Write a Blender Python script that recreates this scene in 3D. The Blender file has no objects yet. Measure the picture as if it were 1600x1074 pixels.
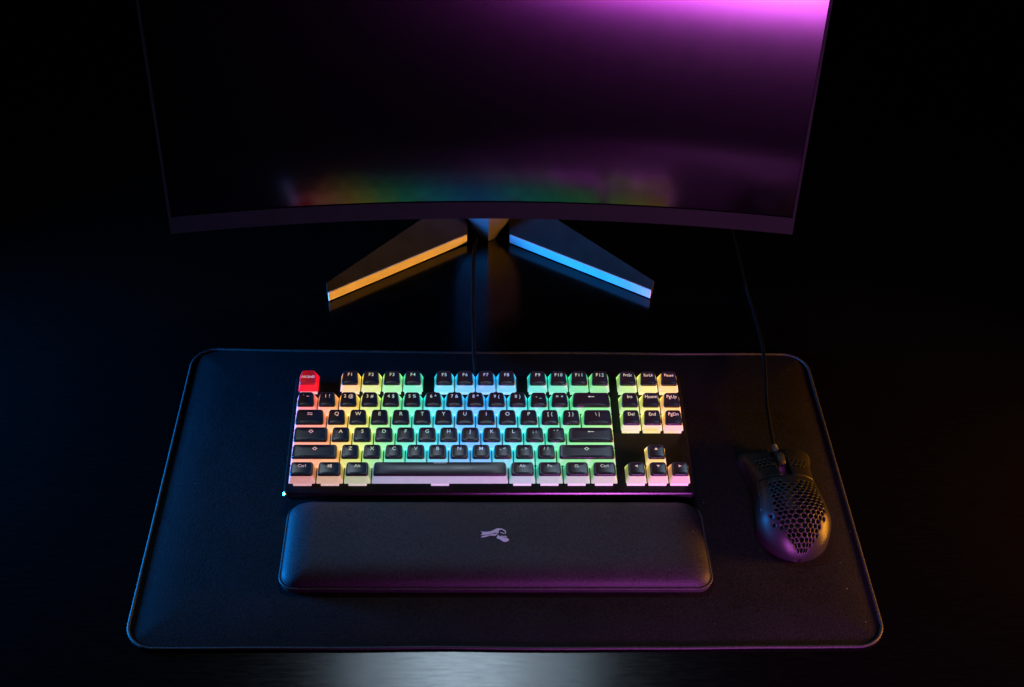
import bpy, bmesh, math, random
from mathutils import Vector, Matrix
from mathutils.geometry import delaunay_2d_cdt
from mathutils import noise as mnoise

random.seed(7)
S = bpy.context.scene
COL = S.collection
MM = 0.001
U = 19.05

# ------------------------------------------------------------------ helpers
def link(o, parent=None):
    COL.objects.link(o)
    if parent is not None:
        o.parent = parent
    return o

def thing(name, label, cat, loc=(0, 0, 0), group=None):
    o = bpy.data.objects.new(name, None)
    o.empty_display_size = 0.02
    o.location = loc
    o['label'] = label
    o['category'] = cat
    if group:
        o['group'] = group
    return link(o)

def finish(bm, name, angle=35, smooth=True):
    me = bpy.data.meshes.new(name)
    bmesh.ops.recalc_face_normals(bm, faces=bm.faces[:])
    bm.to_mesh(me)
    bm.free()
    if smooth:
        me.polygons.foreach_set('use_smooth', [True] * len(me.polygons))
        me.set_sharp_from_angle(angle=math.radians(angle))
    return me

def obj(name, mesh, mat, parent=None, label=None):
    o = bpy.data.objects.new(name, mesh)
    if mat is not None and not mesh.materials:
        mesh.materials.append(mat)
    if label:
        o['label'] = label
    return link(o, parent)

def add_box(bm, x0, x1, y0, y1, z0, z1, bev=0.0):
    r = bmesh.ops.create_cube(bm, size=1.0)
    vs = r['verts']
    for v in vs:
        v.co = Vector((x0 + (v.co.x + .5) * (x1 - x0), y0 + (v.co.y + .5) * (y1 - y0), z0 + (v.co.z + .5) * (z1 - z0)))
    if bev > 0:
        es = list({e for v in vs for e in v.link_edges})
        bmesh.ops.bevel(bm, geom=es, offset=bev, segments=2, affect='EDGES', profile=.5)

def add_prism(bm, pts, z0, z1, top=None):
    """pts: list of (x,y); top: optional list of (x,y) for the upper ring"""
    top = top or pts
    a = [bm.verts.new((p[0], p[1], z0)) for p in pts]
    b = [bm.verts.new((p[0], p[1], z1)) for p in top]
    n = len(pts)
    bm.faces.new(a[::-1]); bm.faces.new(b)
    for i in range(n):
        bm.faces.new((a[i], a[(i + 1) % n], b[(i + 1) % n], b[i]))
    return a, b

def add_rings(bm, rings, cap0=True, cap1=True, closed=False):
    vr = [[bm.verts.new(p) for p in r] for r in rings]
    n = len(rings[0])
    rng = range(len(vr) if closed else len(vr) - 1)
    for k in rng:
        A, B = vr[k], vr[(k + 1) % len(vr)]
        for i in range(n):
            bm.faces.new((A[i], A[(i + 1) % n], B[(i + 1) % n], B[i]))
    if not closed:
        if cap0: bm.faces.new(vr[0][::-1])
        if cap1: bm.faces.new(vr[-1])

def rrect(x0, x1, y0, y1, r, n=4):
    pts = []
    for cx, cy, a0 in ((x1 - r, y1 - r, 0), (x0 + r, y1 - r, 90), (x0 + r, y0 + r, 180), (x1 - r, y0 + r, 270)):
        for k in range(n + 1):
            a = math.radians(a0 + 90 * k / n)
            pts.append((cx + r * math.cos(a), cy + r * math.sin(a)))
    return pts

def add_tube(bm, path, rad, n=8, closed=False, radf=None):
    rings = []
    m = len(path)
    prev = None
    for i, p in enumerate(path):
        p = Vector(p)
        if closed:
            t = Vector(path[(i + 1) % m]) - Vector(path[i - 1])
        else:
            t = Vector(path[min(i + 1, m - 1)]) - Vector(path[max(i - 1, 0)])
        t.normalize()
        up = Vector((0, 0, 1)) if abs(t.z) < .95 else Vector((0, 1, 0))
        s = t.cross(up).normalized(); u = s.cross(t)
        rr = rad if radf is None else rad * radf(i)
        rings.append([p + (s * math.cos(2 * math.pi * k / n) + u * math.sin(2 * math.pi * k / n)) * rr for k in range(n)])
    add_rings(bm, rings, closed=closed)

def smooth_path(pts, steps=10):
    out = []
    P = [Vector(p) for p in pts]
    for i in range(len(P) - 1):
        p0 = P[max(i - 1, 0)]; p1 = P[i]; p2 = P[i + 1]; p3 = P[min(i + 2, len(P) - 1)]
        for k in range(steps):
            t = k / steps
            out.append(.5 * ((2 * p1) + (p2 - p0) * t + (2 * p0 - 5 * p1 + 4 * p2 - p3) * t * t + (3 * p1 - p0 - 3 * p2 + p3) * t ** 3))
    out.append(P[-1])
    return out

# ------------------------------------------------------------------ materials
def mat(name):
    m = bpy.data.materials.new(name)
    m.use_nodes = True
    nt = m.node_tree
    b = nt.nodes['Principled BSDF']
    return m, nt, b

def N(nt, t, **kw):
    n = nt.nodes.new(t)
    for k, v in kw.items():
        setattr(n, k, v)
    return n

def noise_bump(nt, b, scale, strength, dist=0.0002, detail=3, coord='Object'):
    tc = N(nt, 'ShaderNodeTexCoord')
    no = N(nt, 'ShaderNodeTexNoise'); no.inputs['Scale'].default_value = scale; no.inputs['Detail'].default_value = detail
    nt.links.new(tc.outputs[coord], no.inputs['Vector'])
    bp = N(nt, 'ShaderNodeBump'); bp.inputs['Strength'].default_value = strength; bp.inputs['Distance'].default_value = dist
    nt.links.new(no.outputs['Fac'], bp.inputs['Height'])
    nt.links.new(bp.outputs['Normal'], b.inputs['Normal'])
    return tc, no

def plastic(name, col, rough, bump=.15, scale=1500, spec=.5, metallic=0., var=.25):
    m, nt, b = mat(name)
    b.inputs['Roughness'].default_value = rough
    b.inputs['Specular IOR Level'].default_value = spec
    b.inputs['Metallic'].default_value = metallic
    tc, no = noise_bump(nt, b, scale, bump, .00008)
    n2 = N(nt, 'ShaderNodeTexNoise'); n2.inputs['Scale'].default_value = 60; n2.inputs['Detail'].default_value = 5
    nt.links.new(tc.outputs['Object'], n2.inputs['Vector'])
    mr = N(nt, 'ShaderNodeMapRange')
    mr.inputs['To Min'].default_value = rough * (1 - var); mr.inputs['To Max'].default_value = min(1, rough * (1 + var))
    nt.links.new(n2.outputs['Fac'], mr.inputs['Value']); nt.links.new(mr.outputs['Result'], b.inputs['Roughness'])
    mx = N(nt, 'ShaderNodeMix', data_type='RGBA')
    mx.inputs['A'].default_value = (*[c * .85 for c in col], 1); mx.inputs['B'].default_value = (*[c * 1.15 for c in col], 1)
    nt.links.new(n2.outputs['Fac'], mx.inputs['Factor']); nt.links.new(mx.outputs['Result'], b.inputs['Base Color'])
    return m

def fabric(name, col, rough, weave=1400, lint=0.35, sheen=.0, spec=.3, dens=.05):
    """woven cloth with fine grain and a few pale specks of lint"""
    m, nt, b = mat(name)
    tc = N(nt, 'ShaderNodeTexCoord')
    no = N(nt, 'ShaderNodeTexNoise'); no.inputs['Scale'].default_value = weave; no.inputs['Detail'].default_value = 2
    nt.links.new(tc.outputs['Object'], no.inputs['Vector'])
    big = N(nt, 'ShaderNodeTexNoise'); big.inputs['Scale'].default_value = 25; big.inputs['Detail'].default_value = 6
    nt.links.new(tc.outputs['Object'], big.inputs['Vector'])
    soft = N(nt, 'ShaderNodeMapRange'); soft.inputs['To Min'].default_value = .36; soft.inputs['To Max'].default_value = .64; nt.links.new(big.outputs['Fac'], soft.inputs['Value'])
    ad = N(nt, 'ShaderNodeMath', operation='ADD'); nt.links.new(no.outputs['Fac'], ad.inputs[0]); nt.links.new(soft.outputs['Result'], ad.inputs[1])
    cr = N(nt, 'ShaderNodeMapRange'); cr.inputs['From Min'].default_value = .78; cr.inputs['From Max'].default_value = 1.22
    nt.links.new(ad.outputs[0], cr.inputs['Value'])
    mx = N(nt, 'ShaderNodeMix', data_type='RGBA')
    mx.inputs['A'].default_value = (*[c * .25 for c in col], 1); mx.inputs['B'].default_value = (*[c * 1.75 for c in col], 1)
    nt.links.new(cr.outputs['Result'], mx.inputs['Factor'])
    # lint specks
    vo = N(nt, 'ShaderNodeTexVoronoi'); vo.inputs['Scale'].default_value = 120
    nt.links.new(tc.outputs['Object'], vo.inputs['Vector'])
    lt = N(nt, 'ShaderNodeMath', operation='LESS_THAN'); lt.inputs[1].default_value = .055
    nt.links.new(vo.outputs['Distance'], lt.inputs[0])
    sp = N(nt, 'ShaderNodeSeparateColor'); nt.links.new(vo.outputs['Color'], sp.inputs['Color'])
    l2 = N(nt, 'ShaderNodeMath', operation='LESS_THAN'); l2.inputs[1].default_value = dens
    nt.links.new(sp.outputs[0], l2.inputs[0])
    mu = N(nt, 'ShaderNodeMath', operation='MULTIPLY'); nt.links.new(lt.outputs[0], mu.inputs[0]); nt.links.new(l2.outputs[0], mu.inputs[1])
    m2 = N(nt, 'ShaderNodeMix', data_type='RGBA'); m2.inputs['B'].default_value = (lint, lint, lint, 1)
    nt.links.new(mu.outputs[0], m2.inputs['Factor']); nt.links.new(mx.outputs['Result'], m2.inputs['A'])
    nt.links.new(m2.outputs['Result'], b.inputs['Base Color'])
    b.inputs['Roughness'].default_value = rough
    b.inputs['Specular IOR Level'].default_value = spec
    if sheen:
        b.inputs['Sheen Weight'].default_value = sheen; b.inputs['Sheen Roughness'].default_value = .4
    bp = N(nt, 'ShaderNodeBump'); bp.inputs['Strength'].default_value = .5; bp.inputs['Distance'].default_value = .0005
    nt.links.new(no.outputs['Fac'], bp.inputs['Height']); nt.links.new(bp.outputs['Normal'], b.inputs['Normal'])
    return m

def led_material(name, base, emit, rough=.45, white=0.0, front=1.0):
    """translucent white plastic lit from inside by the LED; its colour is the object's own colour"""
    m, nt, b = mat(name)
    oi = N(nt, 'ShaderNodeObjectInfo')
    b.inputs['Base Color'].default_value = (*base, 1)
    b.inputs['Roughness'].default_value = rough
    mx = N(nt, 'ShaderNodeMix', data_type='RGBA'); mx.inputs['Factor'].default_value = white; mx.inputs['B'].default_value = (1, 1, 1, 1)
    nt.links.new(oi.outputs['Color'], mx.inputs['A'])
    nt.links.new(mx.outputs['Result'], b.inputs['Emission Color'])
    tc = N(nt, 'ShaderNodeTexCoord')
    no = N(nt, 'ShaderNodeTexNoise'); no.inputs['Scale'].default_value = 220; no.inputs['Detail'].default_value = 2
    nt.links.new(tc.outputs['Object'], no.inputs['Vector'])
    mr = N(nt, 'ShaderNodeMapRange'); mr.inputs['To Min'].default_value = emit * .85; mr.inputs['To Max'].default_value = emit * 1.15
    nt.links.new(no.outputs['Fac'], mr.inputs['Value'])
    out = mr.outputs['Result']
    if front != 1:     # front wall glow raised above the sides, its extra brightness painted in
        sx = N(nt, 'ShaderNodeSeparateXYZ'); nt.links.new(tc.outputs['Object'], sx.inputs[0])
        m2 = N(nt, 'ShaderNodeMapRange'); m2.inputs['From Min'].default_value = .0022; m2.inputs['From Max'].default_value = .0055
        m2.inputs['To Min'].default_value = front; m2.inputs['To Max'].default_value = 1; nt.links.new(sx.outputs['Y'], m2.inputs['Value'])
        mm = N(nt, 'ShaderNodeMath', operation='MULTIPLY'); nt.links.new(out, mm.inputs[0]); nt.links.new(m2.outputs['Result'], mm.inputs[1])
        out = mm.outputs[0]
        m4 = N(nt, 'ShaderNodeMapRange'); m4.inputs['From Min'].default_value = .0135; m4.inputs['From Max'].default_value = .0165
        m4.inputs['To Min'].default_value = 1; m4.inputs['To Max'].default_value = 3.0; nt.links.new(sx.outputs['Y'], m4.inputs['Value'])
        mm2 = N(nt, 'ShaderNodeMath', operation='MULTIPLY'); nt.links.new(out, mm2.inputs[0]); nt.links.new(m4.outputs['Result'], mm2.inputs[1])
        out = mm2.outputs[0]                                          # the rear wall stands over the LED; extra glow added for its screen reflection
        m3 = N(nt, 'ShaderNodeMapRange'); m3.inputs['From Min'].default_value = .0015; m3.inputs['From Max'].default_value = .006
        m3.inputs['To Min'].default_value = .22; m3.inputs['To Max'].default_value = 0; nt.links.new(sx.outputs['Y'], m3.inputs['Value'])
        nt.links.new(m3.outputs['Result'], mx.inputs['Factor'])      # white blended into the front wall's glow, imitating overexposure
    nt.links.new(out, b.inputs['Emission Strength'])
    return m

M_CAP = plastic('black_keycap_plastic', (.017, .018, .023), .31, .2, 2500, spec=.4)
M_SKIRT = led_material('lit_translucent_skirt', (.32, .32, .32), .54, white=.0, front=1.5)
M_SWITCH = led_material('lit_switch_housing', (.7, .7, .7), .7, white=.35)
M_LEGEND = led_material('shine_through_legend', (.5, .5, .5), .62, white=.25)
M_HOMING = plastic('keycap_bar_plastic', (.05, .05, .055), .3)
M_PLATE = plastic('black_anodised_plate', (.007, .0075, .0085), .4, .1, 900, spec=.06)
M_TRIM = plastic('glossy_edge_trim', (.008, .008, .009), .24, .1, 900, spec=.5)
M_CASE = plastic('black_case_plastic', (.012, .012, .014), .3, .1)
M_CHROME = plastic('glint_facet_metal', (.75, .75, .78), .12, .02, metallic=1.)
M_MAT = fabric('desk_mat_cloth', (.006, .006, .0075), .75, weave=620, lint=.2, spec=.12)
M_STITCH = fabric('stitched_edge_thread', (.014, .014, .015), .6, weave=900, lint=.3, spec=.5)
M_REST = fabric('wrist_rest_cloth', (.0115, .011, .015), .6, weave=650, lint=.35, spec=.3, dens=.09)
M_PIPE = fabric('wrist_rest_piping', (.02, .02, .022), .5, weave=900)
M_EMBLEM = plastic('grey_emblem_print', (.5, .52, .55), .6)
M_RUBBER = plastic('black_rubber', (.012, .012, .012), .6)
M_CABLE = plastic('braided_cable', (.003, .003, .0035), .55, .8, 1800, spec=.12)
M_MOUSE = plastic('matte_black_mouse_plastic', (.008, .008, .009), .46, .15, 1500, spec=.26)
M_MOUSEIN = plastic('mouse_inner_plastic', (.006, .006, .006), .5)
M_BEZEL = plastic('monitor_bezel_plastic', (.0045, .0040, .0048), .5, .3, 1200, spec=.06)
M_SCREEN = plastic('matte_dark_screen', (.0005, .0005, .0006), .12, .0, 600, spec=.48, var=.05)
M_STAND = plastic('stand_dark_metal', (.014, .014, .016), .36, .3, 900)
M_STRIP = plastic('stand_satin_strip', (.8, .8, .82), .6, .1, 900)

def red_material(name, emit):
    m, nt, b = mat(name)
    b.inputs['Base Color'].default_value = (.35, .004, .01, 1); b.inputs['Roughness'].default_value = .45
    b.inputs['Emission Color'].default_value = (1., .004, .02, 1); b.inputs['Emission Strength'].default_value = emit
    noise_bump(nt, b, 1500, .1)
    return m
M_REDSK = red_material('lit_red_skirt', .95)
M_REDTOP = red_material('red_keycap_top', .20)

# desk: dark stained wood, grain along x
def desk_material():
    m, nt, b = mat('dark_stained_wood')
    tc = N(nt, 'ShaderNodeTexCoord'); mp = N(nt, 'ShaderNodeMapping'); mp.inputs['Scale'].default_value = (9, 60, 1)
    nt.links.new(tc.outputs['Object'], mp.inputs['Vector'])
    no = N(nt, 'ShaderNodeTexNoise'); no.inputs['Scale'].default_value = 6; no.inputs['Detail'].default_value = 8; no.inputs['Roughness'].default_value = .65
    nt.links.new(mp.outputs['Vector'], no.inputs['Vector'])
    b.inputs['Specular IOR Level'].default_value = .33
    mx = N(nt, 'ShaderNodeMix', data_type='RGBA'); mx.inputs['A'].default_value = (.0008, .0008, .0009, 1); mx.inputs['B'].default_value = (.0028, .0027, .0027, 1)
    nt.links.new(no.outputs['Fac'], mx.inputs['Factor']); nt.links.new(mx.outputs['Result'], b.inputs['Base Color'])
    mr = N(nt, 'ShaderNodeMapRange'); mr.inputs['From Min'].default_value = .3; mr.inputs['From Max'].default_value = .7
    mr.inputs['To Min'].default_value = .135; mr.inputs['To Max'].default_value = .20
    nt.links.new(no.outputs['Fac'], mr.inputs['Value']); nt.links.new(mr.outputs['Result'], b.inputs['Roughness'])
    bp = N(nt, 'ShaderNodeBump'); bp.inputs['Strength'].default_value = .06; bp.inputs['Distance'].default_value = .0003
    nt.links.new(no.outputs['Fac'], bp.inputs['Height']); nt.links.new(bp.outputs['Normal'], b.inputs['Normal'])
    return m
M_DESK = desk_material()

# ------------------------------------------------------------------ desk
bm = bmesh.new(); add_box(bm, -1.6, 1.6, -.220, 1.2, -.03, 0, .002)
desk = obj('desk_surface', finish(bm, 'desk_surface', smooth=False), M_DESK)
desk['kind'] = 'structure'

# ------------------------------------------------------------------ desk mat
HW, HD, TH = .305, .178, .004
def mat_warp(x, y):
    k = max(0, min(1, (abs(y) - .12) / .05))
    dy = .0016 * mnoise.noise(Vector((x * 9, 3.1 if y > 0 else 8.2, 0))) * k
    if y > 0:
        dy += .0035 * math.exp(-((x + .29) / .07) ** 2) * k
    return dy
def mat_z(x, y):
    d = min(HW - abs(x), HD - abs(y))
    d = max(d, 0)
    t = min(1, d / .042)
    return TH - .0032 * (1 - t) ** 2
matr = thing('desk_mat', 'large black cloth desk mat with stitched rim lying under the keyboard', 'desk mat')
bm = bmesh.new()
NI, NR = 26, 12
base = rrect(-HW, HW, -HD, HD, .024, 12)
# resample outline evenly
def resample(pts, step):
    out = []
    n = len(pts)
    for i in range(n):
        a = Vector(pts[i]); b_ = Vector(pts[(i + 1) % n])
        L = (b_ - a).length
        k = max(1, int(L / step))
        for j in range(k):
            out.append(a.lerp(b_, j / k))
    return out
outl = resample(base, .006)
rings = []
for k in range(13):
    ins = .0022 + .062 * (k / 12) ** 1.3
    sx = (HW - ins) / HW; sy = (HD - ins) / HD
    rings.append([(p.x * sx, p.y * sy + mat_warp(p.x, p.y), mat_z(p.x * sx, p.y * sy)) for p in outl])
low = [(p.x * .992, p.y * .988 + mat_warp(p.x, p.y), .0003) for p in outl]
add_rings(bm, [low] + rings, cap0=True, cap1=True)
obj('cloth', finish(bm, 'cloth', 60), M_MAT, matr)
bm = bmesh.new()
rim = resample(base, .0011)
path = [(p.x * .997, p.y * .995 + mat_warp(p.x, p.y), .0019) for p in rim]
add_tube(bm, path, .0013, 8, True, radf=lambda i: 1 + .13 * (1 if i % 2 else -1) + .08 * random.uniform(-1, 1))
obj('stitched_edge', finish(bm, 'stitched_edge', 80), M_STITCH, matr)

# ------------------------------------------------------------------ keyboard
KB = thing('keyboard', 'compact mechanical keyboard with black topped keys glowing in rainbow colours', 'keyboard',
           (-.188575, -.026699, .029571))
KB.rotation_euler = (.144464, 0, .0030836)
NAVX = 15.345
FY = 5.32

STOPS = [(0.3, (1., .12, .10)), (1.3, (1., .28, .06)), (2.2, (1., .52, .04)), (3.0, (.72, .70, .05)), (3.8, (.30, .78, .14)),
         (4.7, (.06, .78, .32)), (5.5, (.01, .72, .50)), (6.4, (.01, .66, .78)), (7.3, (.01, .54, .95)), (8.4, (.01, .34, 1.)), (9.3, (.01, .46, 1.)),
         (10.2, (.01, .66, .80)), (11.2, (.01, .70, .55)), (12.2, (.01, .70, .40)), (13.2, (.04, .70, .26)), (14.4, (.20, .72, .16)),
         (15.8, (.48, .74, .14)), (16.8, (.90, .66, .09)), (17.9, (1., .38, .07)), (19.5, (1., .18, .06))]
def led(u, row):
    u = u + (2.3 - row) * .16
    if u <= STOPS[0][0]: return (*STOPS[0][1], 1)
    for (a, ca), (b_, cb) in zip(STOPS, STOPS[1:]):
        if u <= b_:
            t = (u - a) / (b_ - a)
            return (*[p + (q - p) * t for p, q in zip(ca, cb)], 1)
    return (*STOPS[-1][1], 1)

# row: (skirt top height at the front, cap height at the rear)
ROWS = {0: (8.7, 10.3), 1: (7.5, 9.6), 2: (6.5, 9.4), 3: (6.5, 10.7), 4: (7.6, 12.3), 5: (7.6, 12.3)}

def key_ring(w, zf, zr, grow=0., y0=.5, d=18.05, rc=1.3, shrink=0., rear_k=.235):
    """rounded ring at front height zf and rear height zr, walls leaning inwards"""
    W_ = w * U - .95
    pts = []
    yf = y0 + .22 * zf - grow + shrink
    yr = y0 + d - rear_k * zr + grow - shrink
    n = 4
    t_f = .2 * zf - grow + shrink; t_r = .25 * zr - grow + shrink
    corners = [(W_ / 2 - t_r, yr, 0), (-W_ / 2 + t_r, yr, 90), (-W_ / 2 + t_f, yf, 180), (W_ / 2 - t_f, yf, 270)]
    for cx, cy, a0 in corners:
        ox = cx - rc * (1 if a0 in (0, 270) else -1); oy = cy - rc * (1 if a0 in (0, 90) else -1)
        for k in range(n + 1):
            a = math.radians(a0 + 90 * k / n)
            pts.append((ox + rc * math.cos(a), oy + rc * math.sin(a)))
    full = []
    for i, p in enumerate(pts):
        full.append(p)
        if i % (n + 1) == n:                       # straight run to the next corner
            q = pts[(i + 1) % len(pts)]
            for j in range(1, 6):
                full.append((p[0] + (q[0] - p[0]) * j / 6, p[1] + (q[1] - p[1]) * j / 6))
    return [(x * MM, y * MM, (zf + (zr - zf) * (y - yf) / (yr - yf)) * MM) for x, y in full]

_cache = {}
def skirt_mesh(row, w, red=False):
    k = ('s', row, w, red)
    if k not in _cache:
        zb, hr = ROWS[row]
        bm = bmesh.new()
        r0 = key_ring(w, 0, 0, rc=.9)
        r1 = key_ring(w, .35, .35, grow=.02, rc=1.)
        r2 = key_ring(w, zb * .5, (hr - 2.2) * .5, rc=1.4, grow=.08)
        r3 = key_ring(w, zb, hr - 2.2, rc=1.8)
        r4 = key_ring(w, zb + .02, hr - 2.18, rc=1.6, shrink=.6)
        add_rings(bm, [r0, r1, r2, r3, r4])
        _cache[k] = finish(bm, 'key', 40)
    return _cache[k]

def top_plane(row):
    zb, hr = ROWS[row]
    hf = zb + 1.9
    yf = .5 + .22 * hf + .2; yr = 18.55 - .235 * hr - .2
    return hf, hr, yf, yr

def cap_mesh(row, w, convex=False):
    k = ('c', row, w, convex)
    if k not in _cache:
        zb, hr = ROWS[row]
        hf = zb + 1.9
        bm = bmesh.new()
        rings = [key_ring(w, zb - .05, hr - 2.25, grow=.0, rc=1.7, shrink=.5),
                 key_ring(w, zb - .05, hr - 2.25, grow=.12, rc=1.9),
                 key_ring(w, zb + .25, hr - 1.95, grow=.12, rc=1.9),
                 key_ring(w, hf - .55, hr - .45, grow=.06, rc=2.1),
                 key_ring(w, hf - .2, hr - .12, shrink=.12, rc=2.1),
                 key_ring(w, hf - .03, hr - .02, shrink=.45, rc=2.1)]
        last = key_ring(w, hf, hr, shrink=.6, rc=2.1)
        rings.append(last)
        xs = [p[0] for p in last]; ys = [p[1] for p in last]; zs = [p[2] for p in last]
        hw = max(xs); yc = (min(ys) + max(ys)) / 2; hd = (max(ys) - min(ys)) / 2
        depth = -.55 * MM if convex else .65 * MM
        for s in (.9, .75, .55, .32, .12):
            rg = []
            for (x, y, z) in last:
                X = x * s
                Y = yc + (y - yc) * s
                zz = hf * MM + (hr - hf) * MM * ((Y - min(ys)) / (2 * hd))
                if convex:
                    q = 1 - ((Y - yc) / hd) ** 2
                else:
                    q = 1 - (X / hw) ** 2
                    q *= 1 - ((Y - yc) / hd) ** 8
                q2 = q * min(1, (1 - s) * 6)
                rg.append((X, Y, zz - depth * q2))
            rings.append(rg)
        add_rings(bm, rings)
        _cache[k] = finish(bm, 'cap_top', 50)
    return _cache[k]

def switch_mesh():
    if 'sw' not in _cache:
        bm = bmesh.new()
        Mq = MM
        add_box(bm, -7.8 * Mq, 7.8 * Mq, 1.6 * Mq, 16.6 * Mq, -3.6 * Mq, -.15 * Mq, .2 * Mq)
        for a, b_ in ((-7.8, -2.7), (-1.1, 1.1), (2.7, 7.8)):
            add_box(bm, a * Mq, b_ * Mq, 1.62 * Mq, 16.5 * Mq, -5.0 * Mq, -3.5 * Mq, 0)
        add_box(bm, -6.9 * Mq, 6.9 * Mq, 2.4 * Mq, 16. * Mq, -6.1 * Mq, -4.9 * Mq, 0)
        _cache['sw'] = finish(bm, 'switch', 12)
    return _cache['sw']

# --- legends: letters from the built-in font or small drawn symbols (all in mm on the cap face)
def text_mesh(s, size, spacing=1.1):
    cu = bpy.data.curves.new('legend', 'FONT')
    cu.body = s; cu.size = size; cu.align_x = 'CENTER'; cu.align_y = 'CENTER'
    cu.space_character = spacing; cu.extrude = .02; cu.resolution_u = 3; cu.offset = .03
    o = bpy.data.objects.new('tmp', cu)
    COL.objects.link(o)
    dg = bpy.context.evaluated_depsgraph_get()
    me = bpy.data.meshes.new_from_object(o.evaluated_get(dg))
    bpy.data.objects.remove(o); bpy.data.curves.remove(cu)
    me.materials.clear()
    return me

def poly_mesh(polys):
    bm = bmesh.new()
    for p in polys:
        add_prism(bm, p, -.02, .02)
    return finish(bm, 'legend', smooth=False)

def outline_poly(pts, t):
    """thin quads along a closed outline"""
    out = []
    n = len(pts)
    for i in range(n):
        a = Vector(pts[i]); b_ = Vector(pts[(i + 1) % n])
        d = (b_ - a).normalized(); nrm = Vector((-d.y, d.x)) * t / 2; a = a - d * t / 2 * .6; b_ = b_ + d * t / 2 * .6
        out.append([tuple(a - nrm), tuple(b_ - nrm), tuple(b_ + nrm), tuple(a + nrm)])
    return out

def bar(x0, x1, y0, y1):
    return [(x0, y0), (x1, y0), (x1, y1), (x0, y1)]

SYM = {
    '<tab>': lambda: [bar(-2.2, 2.2, .55, 1.0), bar(-2.2, 2.2, -1.0, -.55), [(-2.4, .78), (-1.3, .2), (-1.3, 1.5)], [(2.4, -.78), (1.3, -1.5), (1.3, -.2)]],
    '<caps>': lambda: outline_poly([(0, -1.6), (2.0, .1), (.9, .1), (.9, 1.3), (-.9, 1.3), (-.9, .1), (-2.0, .1)], .5),
    '<shift>': lambda: outline_poly([(0, 1.6), (2.0, -.1), (.9, -.1), (.9, -1.3), (-.9, -1.3), (-.9, -.1), (-2.0, -.1)], .5),
    '<back>': lambda: [bar(-1.6, 2.9, -.3, .3), [(-2.9, 0), (-1.3, -.95), (-1.3, .95)]],
    '<win>': lambda: [[(-1.7, .15), (-.15, .15), (-.15, 1.45), (-1.7, 1.25)], [(.15, .15), (1.9, .15), (1.9, 1.75), (.15, 1.5)],
                      [(-1.7, -1.25), (-.15, -1.45), (-.15, -.15), (-1.7, -.15)], [(.15, -1.5), (1.9, -1.75), (1.9, -.15), (.15, -.15)]],
    '<menu>': lambda: [bar(-1.9, .9, 1.0, 1.4), bar(-1.9, -1.5, -1.4, 1.4), bar(-1.9, .2, -1.4, -1.0), bar(-1.0, .6, .1, .45), [(.4, .2), (2.1, -1.3), (1.0, -1.2), (.5, -1.8)]],
    '<up>': lambda: [[(0, 1.3), (-1.5, -1.0), (1.5, -1.0)]],
    '<down>': lambda: [[(0, -1.3), (1.5, 1.0), (-1.5, 1.0)]],
    '<left>': lambda: [[(-1.5, 0), (1.1, -1.35), (1.1, 1.35)]],
    '<right>': lambda: [[(1.5, 0), (-1.1, 1.35), (-1.1, -1.35)]],
    '<dash>': lambda: [bar(-5.6, 5.6, -.22, .22)],
}
_leg = {}
def legend_mesh(s, w):
    key_ = (s, w)
    if key_ not in _leg:
        me = legend_flat(s).copy(); me.name = 'legend'
        hw = (w * U - .95) / 2 - .25 * 10.6 - .6
        if s != '<dash>':
            for v in me.vertices:                  # follow the dished cap face
                q = min(1, abs(v.co.x) / hw)
                v.co.z += .65 * (1 - (1 - q * q) * min(1, (1 - q) * 6))
        _leg[key_] = me
    return _leg[key_]
def legend_flat(s):
    if s not in _leg:
        if s in SYM:
            _leg[s] = poly_mesh(SYM[s]())
        elif len(s) == 1:
            _leg[s] = text_mesh(s, 5.0)
        elif s == 'ASCEND':
            _leg[s] = text_mesh(s, 3.1, 1.0)
        elif len(s) == 2 and not s.isalpha() and s[0] != 'F':
            _leg[s] = text_mesh(s[0] + ' ' + s[1], 4.5)
        elif s[0] == 'F' and s[1:].isdigit():
            _leg[s] = text_mesh(s, 4.5, 1.2)
        else:
            _leg[s] = text_mesh(s, 4.4 if len(s) < 5 else 3.8, 1.0)
        _leg[s].name = 'legend'
    return _leg[s]

SAY = {'<tab>': 'with a tab arrow sign', '<caps>': 'with a caps lock arrow outline', '<shift>': 'with a shift arrow outline', '<back>': 'with a left arrow bar',
       '<win>': 'with a four pane window sign', '<menu>': 'with a menu sign', '<up>': 'with an up triangle', '<down>': 'with a down triangle',
       '<left>': 'with a left triangle', '<right>': 'with a right triangle', '<dash>': 'spacebar with a short bar at its rear edge'}

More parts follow.
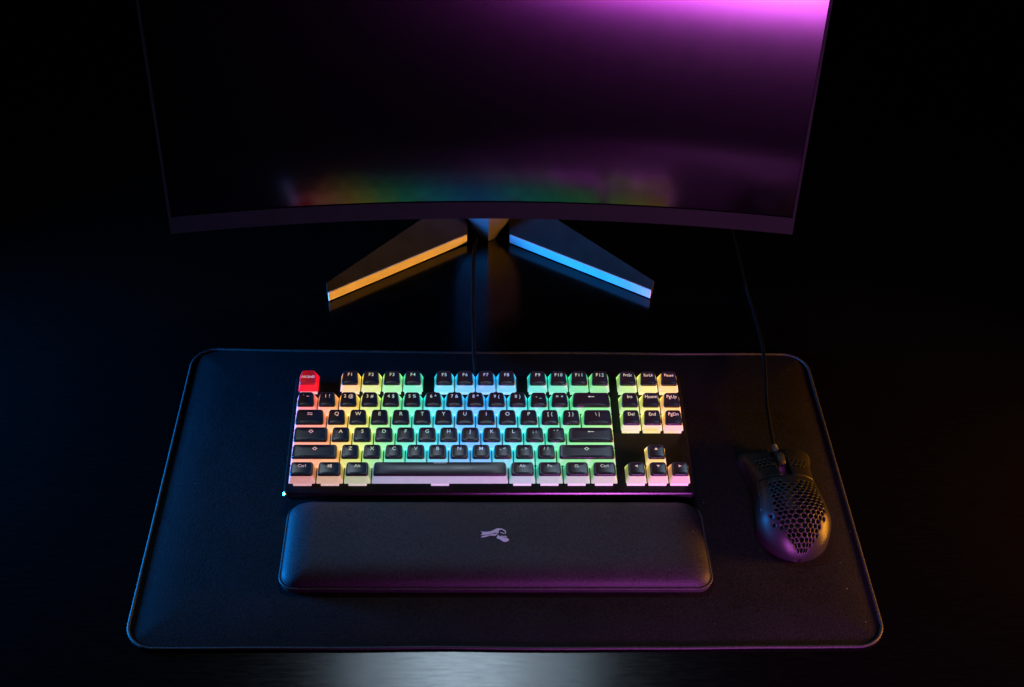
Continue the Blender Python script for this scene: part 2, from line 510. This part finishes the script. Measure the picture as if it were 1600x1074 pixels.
def place_key(u, row, w, leg):
    """u = left edge in key units"""
    yrow = FY if row == 5 else row
    red = leg == 'ASCEND'
    uc = u + w / 2
    o = bpy.data.objects.new('key', skirt_mesh(row, w, red))
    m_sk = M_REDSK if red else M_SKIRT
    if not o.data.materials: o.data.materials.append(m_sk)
    link(o, KB)
    o.location = (uc * U * MM, yrow * U * MM, 0)
    c = led(uc, row)
    if row == 0: c = tuple(k * .55 for k in c[:3]) + (1,)
    if leg == '<dash>': c = (.10, .22, .34, 1)
    o.color = c
    if red: o['label'] = 'tall glowing red key marked ASCEND'
    elif leg in SAY: o['label'] = 'black topped key ' + SAY[leg] if leg != '<dash>' else 'long black ' + SAY[leg]
    else: o['label'] = 'black topped key marked ' + leg
    if red:
        me = cap_mesh(row, w).copy(); me.materials.clear()
        t = obj('cap_top', me, M_REDTOP, o)
    else:
        t = obj('cap_top', cap_mesh(row, w, convex=(leg == '<dash>')), M_CAP, o)
    s = obj('switch', switch_mesh(), M_SWITCH, o); s.color = c
    if w >= 2:
        pass
    # legend on the tilted cap face
    hf, hr, yf, yr = top_plane(row)
    f = .52 if red else .72
    if leg == '<dash>': f = .93
    y = yf + (yr - yf) * f
    z = hf + (hr - hf) * f
    ang = math.atan2(hr - hf, yr - yf)
    dish = -.5 * (1 - ((f - .5) * 2) ** 2) if leg == '<dash>' else .62
    l = obj('legend', legend_mesh(leg, w), M_LEGEND, o)
    l.color = c
    if red: l.color = (.75, .5, .53, 1)
    l.location = (0, y * MM, (z - dish + .09) * MM)
    l.rotation_euler = (ang, 0, 0)
    l.scale = (MM, MM, MM)
    if leg in ('F', 'J'):
        hb = _leg.get('homing')
        if hb is None:
            b2 = bmesh.new(); add_box(b2, -2 * MM, 2 * MM, -.25 * MM, .25 * MM, -.3 * MM, .35 * MM, .1 * MM)
            hb = _leg['homing'] = finish(b2, 'homing_bar')
        h = obj('homing_bar', hb, M_HOMING, o)
        f2 = .16
        h.location = (0, (yf + (yr - yf) * f2) * MM, (hf + (hr - hf) * f2 - .55) * MM)
        h.rotation_euler = (ang, 0, 0)
    return o

def run(u, row, legs, w=1):
    for g in legs:
        place_key(u, row, w, g); u += w
    return u

place_key(0, 5, 1, 'ASCEND')
run(2, 5, ['F1', 'F2', 'F3', 'F4']); run(6.5, 5, ['F5', 'F6', 'F7', 'F8']); run(11, 5, ['F9', 'F10', 'F11', 'F12'])
run(NAVX, 5, ['PrtSc', 'ScrLk', 'Pause'])
run(0, 4, ['`~', '1!', '2@', '3#', '4$', '5%', '6^', '7&', '8*', '9(', '0)', '-_', '=+']); place_key(13, 4, 2, '<back>')
run(NAVX, 4, ['Ins', 'Home', 'PgUp'])
place_key(0, 3, 1.5, '<tab>'); run(1.5, 3, list('QWERTYUIOP') + ['[{', ']}']); place_key(13.5, 3, 1.5, '\\|')
run(NAVX, 3, ['Del', 'End', 'PgDn'])
place_key(0, 2, 1.75, '<caps>'); run(1.75, 2, list('ASDFGHJKL') + [';:', "'\""]); place_key(12.75, 2, 2.25, '<back>')
place_key(0, 1, 2.25, '<shift>'); run(2.25, 1, list('ZXCVBNM') + [',<', '.>', '/?']); place_key(12.25, 1, 2.75, '<shift>')
place_key(NAVX + 1, 1, 1, '<up>')
run(0, 0, ['Ctrl', '<win>', 'Alt'], 1.25); place_key(3.75, 0, 6.25, '<dash>'); run(10, 0, ['Alt', 'Fn', '<menu>', 'Ctrl'], 1.25)
run(NAVX, 0, ['<left>', '<down>', '<right>'])

# case: bottom tray and top plate
XR = (NAVX + 3) * U
YT = (FY + 1) * U
bm = bmesh.new()
def ring_z(x0, x1, y0, y1, r, z): return [(x * MM, y * MM, z * MM) for x, y in rrect(x0, x1, y0, y1, r, 5)]
add_rings(bm, [ring_z(-1.5, XR + 1.5, -3, YT + 3, 3, -20), ring_z(-4.2, XR + 4.2, -6, YT + 5.6, 3.4, -11), ring_z(-4.2, XR + 4.2, -6, YT + 5.6, 3.4, -7.92)])
obj('case', finish(bm, 'case', 40), M_CASE, KB)
bm = bmesh.new()
add_rings(bm, [ring_z(-3.3, XR + 3.3, -5.0, YT + 4.7, 2.6, -7.6), ring_z(-3.3, XR + 3.3, -5.0, YT + 4.7, 2.6, -6.15), ring_z(-3.2, XR + 3.2, -4.9, YT + 4.6, 2.6, -6.1)])
obj('plate', finish(bm, 'plate', 25), M_PLATE, KB)
bm = bmesh.new()
add_rings(bm, [ring_z(-4.0, XR + 4.0, -5.8, YT + 5.4, 3.2, -7.9), ring_z(-4.0, XR + 4.0, -5.8, YT + 5.4, 3.2, -7.35), ring_z(-3.35, XR + 3.35, -5.05, YT + 4.75, 2.6, -6.2),
               ring_z(-3.35, XR + 3.35, -5.05, YT + 4.75, 2.6, -7.9)], closed=True)
obj('edge_trim', finish(bm, 'edge_trim', 25), M_TRIM, KB)
# feet holding the tray on the mat
import mathutils
for fx in (20, XR - 20):
    bm = bmesh.new()
    add_box(bm, (fx - 8) * MM, (fx + 8) * MM, (YT - 12) * MM, (YT - 6) * MM, -.0395, -.0195, .001)
    obj('foot', finish(bm, 'foot', 12), M_RUBBER, KB)
    bm = bmesh.new()
    add_box(bm, (fx - 8) * MM, (fx + 8) * MM, 2 * MM, 8 * MM, -.0262, -.0195, .001)
    obj('foot', finish(bm, 'foot', 12), M_RUBBER, KB)
# cable leaves the back of the tray
KW = Matrix.Translation(KB.location) @ KB.rotation_euler.to_matrix().to_4x4()
def to_kb(p): return KW.inverted() @ Vector(p)
bm = bmesh.new()
pathw = smooth_path([(-.0262, .088, .0345), (-.0264, .112, .0330), (-.0268, .134, .0200), (-.0274, .156, .0105), (-.0280, .180, .0062), (-.0284, .215, .0034), (-.0290, .27, .0024), (-.024, .38, .0024), (.01, .52, .0024), (.10, .72, .0024)], 12)
add_tube(bm, [to_kb(p) for p in pathw], .0021, 10)
obj('cable', finish(bm, 'cable', 60), M_CABLE, KB)

# ------------------------------------------------------------------ wrist rest
RX0, RX1, RY0, RY1 = -.1885, .1705, -.1245, -.0325
RC = ((RX0 + RX1) / 2, (RY0 + RY1) / 2)
rest = thing('wrist_rest', 'long padded black wrist rest with a small grey hand emblem', 'wrist rest', (RC[0], RC[1], TH))
rhw = (RX1 - RX0) / 2; rhd = (RY1 - RY0) / 2
bm = bmesh.new()
add_rings(bm, [[(x, y, 0) for x, y in rrect(-rhw + .001, rhw - .001, -rhd + .001, rhd - .001, .012, 8)],
               [(x, y, .0045) for x, y in rrect(-rhw, rhw, -rhd, rhd, .013, 8)],
               [(x, y, .0048) for x, y in rrect(-rhw + .002, rhw - .002, -rhd + .002, rhd - .002, .012, 8)]])
obj('base', finish(bm, 'base', 40), M_RUBBER, rest)
bm = bmesh.new()
H = .0178
rings = []
ro = resample(rrect(-rhw + .0012, rhw - .0012, -rhd + .0012, rhd - .0012, .013, 8), .006)
for k in range(19):
    t = k / 18
    ins = .034 * t ** 1.25
    q = min(1, ins / .030)
    z = .0048 + (H - .0048) * (1 - (1 - q) ** 2.6) ** (1 / 2.0)
    sx = (rhw - ins) / rhw; sy = (rhd - ins) / rhd
    r_ = []
    for p in ro:
        k_ = max(0, min(1, (p.y - .02) / .015))      # the back edge is steeper than the others
        x, y = p.x * sx, p.y * (sy * (1 - k_) + (rhd - ins * .42) / rhd * k_)
        dz = .0004 * mnoise.noise(Vector((x * 25, y * 25, 1.7))) * q
        r_.append((x, y, z + dz))
    rings.append(r_)
rings.append([(p.x * .3, p.y * .05 + .004, H + .0003) for p in ro])
add_rings(bm, rings, cap0=True, cap1=True)
obj('cushion', finish(bm, 'cushion', 60), M_REST, rest)
bm = bmesh.new()
rp = resample(rrect(-rhw + .0006, rhw - .0006, -rhd + .0006, rhd - .0006, .0132, 8), .003)
add_tube(bm, [(p.x, p.y, .0052) for p in rp], .0011, 8, True)
obj('piping', finish(bm, 'piping', 60), M_PIPE, rest)
# emblem: an outstretched grey forearm and hand above a smaller hand (zoomed photo pixels turned into mm)
def em(pts):
    return [((x - 780) / 17.78 / 1.84 * MM, -(y - 600) / 17.78 / 1.36 * MM) for x, y in pts]
EMB = [
    [(390, 490), (450, 515), (560, 515), (650, 505), (740, 470), (820, 430), (900, 420), (980, 430), (985, 450), (930, 462), (890, 480), (880, 540), (850, 560), (800, 530), (740, 555), (690, 560), (600, 590), (520, 590), (440, 600), (395, 600), (425, 560), (440, 540)],
    [(980, 430), (1050, 465), (1085, 490), (1085, 565), (1060, 560), (1055, 505), (1000, 475), (985, 452)],
    [(390, 660), (430, 630), (520, 608), (610, 605), (700, 572), (760, 578), (810, 560), (850, 575), (800, 615), (720, 615), (650, 612), (560, 640), (480, 660)],
    [(930, 525), (1000, 540), (1045, 555), (1040, 566), (980, 556), (930, 542)],
    [(820, 680), (850, 620), (880, 590), (900, 625), (960, 640), (1010, 655), (1060, 665), (1100, 672), (1170, 720), (1140, 760), (1060, 785), (990, 765), (920, 715)],
    [(960, 612), (1010, 632), (1060, 620), (1115, 640), (1095, 655), (1060, 645), (1010, 648), (950, 628)],
]
bm = bmesh.new()
for p in EMB:
    add_prism(bm, em(p), 0, .00012)
e = obj('emblem', finish(bm, 'emblem', smooth=False), M_EMBLEM, rest)
e.location = (-.0105 - RC[0], -.0775 - RC[1], H + .00052)

# ------------------------------------------------------------------ mouse
mouse = thing('mouse', 'black wired mouse with honeycomb holes in its shell', 'mouse', (.2480, -.0925, TH))
mouse.rotation_euler = (0, 0, math.radians(1.5))
ML = 123.0
def lerp_tab(tab, t):
    for (a, va), (b_, vb) in zip(tab, tab[1:]):
        if t <= b_:
            k = (t - a) / (b_ - a); k = k * k * (3 - 2 * k) * .5 + k * .5
            return va + (vb - va) * k
    return tab[-1][1]
WT = [(0, 30.5), (.12, 32.2), (.28, 32.8), (.45, 31), (.62, 29.2), (.8, 30.3), (.93, 33.5), (1, 33.5)]
HT = [(0, 26), (.10, 32), (.24, 37), (.38, 37.5), (.55, 33.5), (.75, 26), (.9, 20), (1, 15.5)]
def mouse_pt(a, b, off=0.):
    """a -1..1 across, b 0..1 rear to front"""
    y = b * ML
    e_ = 1 - max(0, 1 - b / .30)
    k = math.sqrt(max(0, 1 - (1 - min(1, b / .30)) ** 2)) if b < .30 else 1
    kf = 1 - .10 * max(0, (b - .93) / .07) ** 2
    w = lerp_tab(WT, b) * (k ** .92) * kf + off
    h = lerp_tab(HT, b) * (k ** .75) * (1 - .25 * max(0, (b - .95) / .05) ** 2) + off
    th = a * math.pi / 2
    sx = math.copysign(abs(math.sin(th)) ** .82, a); sz = abs(math.cos(th)) ** .62
    # waist pinched inwards low on the sides
    pin = 1 - .07 * (1 - sz) * math.sin(math.pi * min(1, max(0, (b - .25) / .6)))
    x = w * sx * pin
    h = max(h, 1.3)
    z = 1.2 + (h - 1.2) * sz
    return Vector((x * MM, y * MM, z * MM))
UH, VH = 52.0, 140.0          # flattened size of the shell in mm
def dom(u, v):
    # rear stretch so hexagons keep their shape round the back
    b = v / VH
    b = b * b * .55 / .28 if b < .14 * 1 and False else b
    b = max(0.0, min(1.0, b))
    bb = b ** 1.25 if b < 1 else 1
    return max(-1, min(1, u / UH)), bb
def shell_parts():
    pts = []; edges = []; holes = []
    def addloop(l):
        s = len(pts)
        pts.extend(l)
        n = len(l)
        edges.extend((s + i, s + (i + 1) % n) for i in range(n))
    per = [(-UH + 2 * UH * i / 60, 0.01) for i in range(60)] + [(UH, .01 + (VH - .01) * i / 80) for i in range(80)] + \
          [(UH - 2 * UH * i / 60, VH) for i in range(60)] + [(-UH, VH - (VH - .01) * i / 80) for i in range(80)]
    addloop([Vector(p) for p in per])
    P = 5.1; R = 2.25
    rowh = P * .866
    r = 0
    v = 6.5
    while v < 132:
        off = P / 2 if r % 2 else 0
        for c in range(-12, 13):
            u = c * P + off
            ok = False; rad = R
            if v < 84:
                lim_l = -18 if v > 26 else -16 + (26 - v) * .45
                lim_r = 25 if v > 30 else 21 - (30 - v) * .3
                ok = lim_l < u < lim_r + 0
                if 80 < v and abs(u) < 6: ok = False
                rad = R * (1 - .22 * max(0, (v - 55) / 30))
                if abs(v - 33) < 2.6 and abs(u - 21) < 2.6: ok = False
            elif 108 < v < 121:
                ok = 7 < abs(u) < 23
                rad = R * .62
            if -31 < u < -22 and 28 < v < 44 and r % 2 == 0:
                ok = c in (-5,); rad = R * .95
            if ok:
                h = [Vector((u + rad * math.cos(math.radians(30 + 60 * k)), v + rad * math.sin(math.radians(30 + 60 * k)))) for k in range(6)]
                addloop(h); holes.append((u, v, rad))
        v += rowh; r += 1
    S1, G = 91.0, .45
    # seams: across at S1, lengthwise between the two buttons, slot for the wheel
    def addline(a, b, n):
        s = len(pts)
        for i in range(n + 1):
            pts.append(Vector(a).lerp(Vector(b), i / n))
        edges.extend((s + i, s + i + 1) for i in range(n))
    for dv in (-G, G): addline((-38, S1 + dv), (38, S1 + dv), 40)
    for du in (-4.2, 4.2): addline((du, S1 + G), (du, VH - .01), 30)
    for du in (-38, 38): addline((du, S1 + G), (du, VH - .01), 30)
    gy = 2.6
    j = 0
    for vv in (.15, .5, 1.0):
        pts.extend(Vector((-UH + UH * (i + .5) / 20, vv)) for i in range(40))
    while 1.8 + j * gy < VH - 1:
        vv = 1.8 + j * gy
        i = 0
        while -UH + 1.5 + i * gy < UH - 1:
            uu = -UH + 1.5 + i * gy + (1.3 if j % 2 else 0)
            if all((uu - hu) ** 2 + (vv - hv) ** 2 > (hr + .7) ** 2 for hu, hv, hr in holes):
                pts.append(Vector((min(uu, UH - .4), vv)))
            i += 1
        j += 1
    vo, eo, fo, *_ = delaunay_2d_cdt(pts, edges, [], 0, 1e-5)
    out = {'shell': [], 'left': [], 'right': []}
    for f in fo:
        c = sum((vo[i] for i in f), Vector((0, 0))) / len(f)
        if any((c.x - hu) ** 2 + (c.y - hv) ** 2 < (hr * .87) ** 2 for hu, hv, hr in holes): continue
        if abs(c.y - S1) < G and abs(c.x) < 38: continue
        if c.y > S1 and abs(c.x) < 4.2: continue
        if c.y > S1 and abs(c.x) < 38: out['left' if c.x < 0 else 'right'].append(f)
        else: out['shell'].append(f)
    return vo, out
vo, fparts = shell_parts()
def shell_obj(name, faces):
    bm = bmesh.new(); vm = {}
    for f in faces:
        vs = []
        for i in f:
            if i not in vm:
                a, b = dom(vo[i].x, vo[i].y)
                vm[i] = bm.verts.new(mouse_pt(a, b))
            vs.append(vm[i])
        try: bm.faces.new(vs)
        except ValueError: pass
    me = finish(bm, name, 180)
    o = obj(name, me, M_MOUSE, mouse)
    md = o.modifiers.new('wall', 'SOLIDIFY'); md.thickness = .0013; md.offset = -1 if me.polygons and sum(p.normal.z for p in me.polygons) > 0 else 1
    return o
shell_obj('shell', fparts['shell']); shell_obj('left_button', fparts['left']); shell_obj('right_button', fparts['right'])
# base and innards
bm = bmesh.new()
bp = []
for i in range(41):
    b = (i / 40) ** 1.4
    bp.append((mouse_pt(1, b).x * .97, mouse_pt(1, b).y))
outline = [(x, y) for x, y in bp[1:]] + [(-x, y) for x, y in bp[:0:-1]]
outline = [(x, y * .985 + .001) for x, y in outline]
add_prism(bm, outline, .0004, .0022)
obj('base', finish(bm, 'base', 40), M_MOUSEIN, mouse)
bm = bmesh.new()
add_box(bm, -.017, .017, .03, .106, .004, .0056, .0004)
add_box(bm, -.012, -.003, .082, .094, .0056, .011, .0005)
add_box(bm, .006, .014, .084, .094, .0056, .011, .0005)
obj('circuit_board', finish(bm, 'circuit_board', 12), M_MOUSEIN, mouse)
# front wall closing the nose
bm = bmesh.new()
fr = [mouse_pt(-1 + 2 * i / 24, .992) for i in range(25)]
vsA = [bm.verts.new((p.x * .98, .1205, max(.001, p.z - .0012))) for p in fr]
vsB = [bm.verts.new((p.x * .98, .1190, max(.001, p.z - .0012))) for p in fr]
bm.faces.new(vsA); bm.faces.new(vsB[::-1])
for i in range(25):
    bm.faces.new((vsA[i], vsA[(i + 1) % 25], vsB[(i + 1) % 25], vsB[i]))
obj('front_wall', finish(bm, 'front_wall', 40), M_MOUSE, mouse)
# wheel
bm = bmesh.new()
rings = []
for i in range(36):
    a = 2 * math.pi * i / 36
    c = Vector((0, .0985, .0165)); d = Vector((0, math.cos(a), math.sin(a)))
    g = .0003 if i % 2 else 0
    rings.append([c + d * (.0112 - g) + Vector((.0032, 0, 0)), c + d * (.0118 - g) + Vector((.0022, 0, 0)), c + d * (.0118 - g) - Vector((.0022, 0, 0)), c + d * (.0112 - g) - Vector((.0032, 0, 0)),
                  c + d * .005 - Vector((.0032, 0, 0)), c + d * .005 + Vector((.0032, 0, 0))])
add_rings(bm, rings, closed=True)
obj('scroll_wheel', finish(bm, 'scroll_wheel', 40), M_RUBBER, mouse)
# two thumb buttons on the left flank
for v0, v1 in ((54, 72), (73.2, 93)):
    bm = bmesh.new(); g = []
    for j in range(9):
        rowv = []
        for i in range(5):
            a, b = dom(-37.5 + 5 * i / 4, v0 + (v1 - v0) * j / 8)
            edge = 1 if (0 < i < 4 and 0 < j < 8) else 0
            rowv.append(bm.verts.new(mouse_pt(a, b, .9 * edge + .05)))
        g.append(rowv)
    for j in range(8):
        for i in range(4):
            bm.faces.new((g[j][i], g[j][i + 1], g[j + 1][i + 1], g[j + 1][i]))
    o = obj('side_button', finish(bm, 'side_button', 180), M_MOUSE, mouse)
# cable boot and cable
MW = Matrix.Translation(mouse.location) @ mouse.rotation_euler.to_matrix().to_4x4()
def to_ms(p): return MW.inverted() @ Vector(p)
bm = bmesh.new()
bp_ = [(.2485, .0265, .0120), (.2482, .032, .0122), (.2479, .0385, .0124)]
add_tube(bm, [to_ms(p) for p in smooth_path(bp_, 4)], .0031, 12, radf=lambda i: 1.1 - .045 * i + (.08 if i % 2 else 0))
obj('cable_boot', finish(bm, 'cable_boot', 60), plastic('grey_boot', (.12, .12, .13), .35), mouse)
bm = bmesh.new()
cp = smooth_path([(.2478, .037, .0124), (.2476, .05, .0140), (.2490, .088, .0165), (.2550, .130, .0140), (.2600, .165, .0105), (.2625, .200, .0070), (.2630, .24, .0040), (.262, .32, .0026), (.27, .46, .0026), (.33, .7, .0026)], 12)
add_tube(bm, [to_ms(p) for p in cp], .0017, 8)
obj('cable', finish(bm, 'cable', 60), M_CABLE, mouse)

# ------------------------------------------------------------------ monitor
MCX, MCY, MCZ, MYAW, MTILT, MR = -.0185, .2575, .1085, .0125, .088, 1.75
mon = thing('monitor', 'large curved black monitor on a V shaped stand behind the keyboard', 'monitor', (-.012, .37, 0))
BW, BH, BB = .3045, .358, .0185
def mon_pt(x, h, off=0.0):
    """x along the curve, h up the panel, off behind the front surface"""
    a = x / MR
    X = (MR + off) * math.sin(a); Y = -(MR - (MR + off) * math.cos(a))
    Yt = Y * math.cos(MTILT) + h * math.sin(MTILT); Zt = h * math.cos(MTILT) - Y * math.sin(MTILT)
    Zt = h * math.cos(MTILT) - off * math.sin(MTILT)
    c, s = math.cos(MYAW), math.sin(MYAW)
    p = Vector((MCX + X * c - Yt * s, MCY + X * s + Yt * c, MCZ + Zt))
    return p - mon.location
def slab(bm, x0, x1, h0, h1, o0, o1, nx=48, nh=2):
    sec = lambda x: [mon_pt(x, h0, o0), mon_pt(x, h1, o0), mon_pt(x, h1, o1), mon_pt(x, h0, o1)]
    add_rings(bm, [sec(x0 + (x1 - x0) * i / nx) for i in range(nx + 1)])
bm = bmesh.new(); slab(bm, -BW + .003, BW - .003, BB + .0002, BH - .003, .0006, .004)
obj('screen', finish(bm, 'screen', 30), M_SCREEN, mon)
bm = bmesh.new(); slab(bm, -BW, BW, 0, BB, -.0008, .012)
obj('bottom_bezel', finish(bm, 'bottom_bezel', 30), M_BEZEL, mon)
bm = bmesh.new()
slab(bm, -BW, -BW + .0026, BB + .0001, BH, -.0003, .012, 2); slab(bm, BW - .0026, BW, BB + .0001, BH, -.0003, .012, 2)
slab(bm, -BW + .0027, BW - .0027, BH - .0026, BH, -.0003, .012)
obj('frame', finish(bm, 'frame', 30), M_BEZEL, mon)
bm = bmesh.new()
rg = []
for i in range(41):
    x = (-BW + .004) + (2 * BW - .008) * i / 40
    k = 1 - abs(2 * i / 40 - 1) ** 3
    rg.append([mon_pt(x, .004, .0121), mon_pt(x, BH - .004, .0121), mon_pt(x, BH - .03, .0121 + .016 + .02 * k), mon_pt(x, .03, .0121 + .016 + .03 * k)])
add_rings(bm, rg)
obj('back_shell', finish(bm, 'back_shell', 30), M_BEZEL, mon)
# stand legs: wedges that open towards the keyboard, each with a bright front strip
LT = .0125
L0 = Vector(mon.location)
def leg(tipF, tipB, hubF, hubB):
    bm = bmesh.new()
    q = [tipF, hubF, hubB, tipB]
    q = [(p[0] - L0.x, p[1] - L0.y) for p in q]
    lo, hi = add_prism(bm, q, .0015, LT)
    for v, dz in zip(hi, (0, 0, .032, .004)):     # the top slopes up towards the rear edge
        v.co.z += dz
    bmesh.ops.bevel(bm, geom=bm.edges[:], offset=.0006, segments=2, affect='EDGES')
    o = obj('leg', finish(bm, 'leg', 12), M_STAND, mon)
    a = Vector(q[0]); b_ = Vector(q[1]); d = (b_ - a).normalized()
    nrm = Vector((d.y, -d.x))
    if nrm.y > 0: nrm = -nrm
    bm = bmesh.new()
    s0 = a + d * .0002; s1 = b_ - d * .0002
    add_prism(bm, [tuple(s0 + nrm * .0012), tuple(s1 + nrm * .0012), tuple(s1 + nrm * .0001), tuple(s0 + nrm * .0001)], .0012, LT - .0006)
    obj('front_strip', finish(bm, 'front_strip', smooth=False), M_STRIP, o)
    bm = bmesh.new()
    m_ = (a * .9 + Vector(q[3]) * .1) + d * .012
    add_prism(bm, [(m_.x + .004 * math.cos(t * math.pi / 4), m_.y + .009 + .004 * math.sin(t * math.pi / 4)) for t in range(8)], 0, .0016)
    obj('foot_pad', finish(bm, 'foot_pad'), M_RUBBER, o)
leg((-.1792, .2585), (-.1815, .2688), (-.0360, .3619), (-.0302, .410))
leg((.1581, .2665), (.1618, .2759), (.0118, .3625), (.0045, .410))
# hub: a pointed column between the legs, widening upwards
bm = bmesh.new()
def hub_ring(z, w, yf, yb):
    return [(0, yf - L0.y, z), (w, yf + w * .75 - L0.y, z), (w * .9, yb - L0.y, z), (-w * .9, yb - L0.y, z), (-w, yf + w * .75 - L0.y, z)]
add_rings(bm, [hub_ring(.0006, .0085, .3645, .455), hub_ring(.012, .0150, .3600, .455), hub_ring(.034, .0275, .352, .455), hub_ring(.060, .036, .345, .45), hub_ring(.17, .036, .345, .42), hub_ring(.27, .034, .345, .41)])
obj('stand_column', finish(bm, 'stand_column', 20), plastic('column_satin', (.10, .10, .11), .4, .2), mon)

# ------------------------------------------------------------------ camera (fitted to the mat corners and the keys)
CF, CX, CY, CZ, PP, YY, RR = 2052.174, -.034986, -.803974, .870145, .716908, .045570, .035560
f = Vector((math.sin(YY) * math.cos(PP), math.cos(YY) * math.cos(PP), -math.sin(PP)))
rt = Vector((math.cos(YY), -math.sin(YY), 0)); up = rt.cross(f)
rt2 = rt * math.cos(RR) + up * math.sin(RR); up2 = -rt * math.sin(RR) + up * math.cos(RR)
cam = bpy.data.cameras.new('camera'); cam.sensor_width = 36; cam.sensor_fit = 'HORIZONTAL'
cam.lens = CF / 1600 * 36; cam.clip_start = .02; cam.clip_end = 60
co = bpy.data.objects.new('camera', cam); COL.objects.link(co)
Mx = Matrix((rt2, up2, -f)).transposed().to_4x4(); Mx.translation = (CX, CY, CZ)
co.matrix_world = Mx
S.camera = co
CAMP = Vector((CX, CY, CZ))

# ------------------------------------------------------------------ lights
def area(name, loc, target, size, power, col, size_y=None, spread=None):
    l = bpy.data.lights.new(name, 'AREA')
    l.shape = 'RECTANGLE' if size_y else 'SQUARE'
    l.size = size
    if size_y: l.size_y = size_y
    l.energy = power; l.color = col
    if spread: l.spread = math.radians(spread)
    o = bpy.data.objects.new(name, l); COL.objects.link(o)
    o.location = loc
    o.rotation_euler = (Vector(target) - Vector(loc)).to_track_quat('-Z', 'Y').to_euler()
    return o
BLUE = Vector((-.80, .08, .085)); ORANGE = Vector((.80, -.11, .11))
area('blue_lamp', BLUE, (.1, .10, .03), .18, 8.5, (.006, .28, 1.), .11, spread=100)
area('orange_lamp', ORANGE, (0, .12, .02), .18, 2.8, (1., .36, .02), .11, spread=90)
area('overhead_lamp', (-.03, .66, 1.22), (-.03, -.15, 0), .46, .62, (.60, .80, 1.), .30, spread=90).data.shape = 'ELLIPSE'
area('overhead_lamp_core', (-.04, .66, 1.215), (-.03, -.15, 0), .20, .28, (.66, .84, 1.), .20, spread=90).data.shape = 'ELLIPSE'
area('magenta_lamp', (.20, -.75, .105), (.36, .2, .04), .32, 2.0, (.62, .06, .74), .14, spread=84).data.shape = 'ELLIPSE'
area('magenta_lamp_core', (.205, -.745, .118), (.36, .2, .04), .13, .95, (.74, .22, .70), .09, spread=84).data.shape = 'ELLIPSE'

# mirror facets added at the case corners, tilted to glint towards the camera
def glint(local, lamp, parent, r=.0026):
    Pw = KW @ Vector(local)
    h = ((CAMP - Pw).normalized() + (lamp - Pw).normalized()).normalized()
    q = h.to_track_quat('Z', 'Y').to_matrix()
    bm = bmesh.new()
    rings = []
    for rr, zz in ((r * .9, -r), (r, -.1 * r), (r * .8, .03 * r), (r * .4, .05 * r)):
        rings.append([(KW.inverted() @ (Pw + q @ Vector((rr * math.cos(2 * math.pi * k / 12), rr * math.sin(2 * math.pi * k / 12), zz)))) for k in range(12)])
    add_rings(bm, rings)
    obj('corner_glint_facet', finish(bm, 'corner_glint_facet', 40), M_CHROME, parent)
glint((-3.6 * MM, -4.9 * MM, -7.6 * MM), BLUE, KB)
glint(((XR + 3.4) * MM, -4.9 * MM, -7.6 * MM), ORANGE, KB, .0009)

# ------------------------------------------------------------------ world and render
w = bpy.data.worlds.new('World'); S.world = w; w.use_nodes = True
w.node_tree.nodes['Background'].inputs['Color'].default_value = (.2, .3, .5, 1)
w.node_tree.nodes['Background'].inputs['Strength'].default_value = .0008
S.render.engine = 'CYCLES'
S.cycles.use_denoising = True
S.cycles.max_bounces = 8
S.cycles.sample_clamp_indirect = 6
S.view_settings.view_transform = 'Standard'
S.view_settings.look = 'None'
S.view_settings.exposure = 0
S.view_settings.gamma = 1
S.view_settings.use_curve_mapping = False
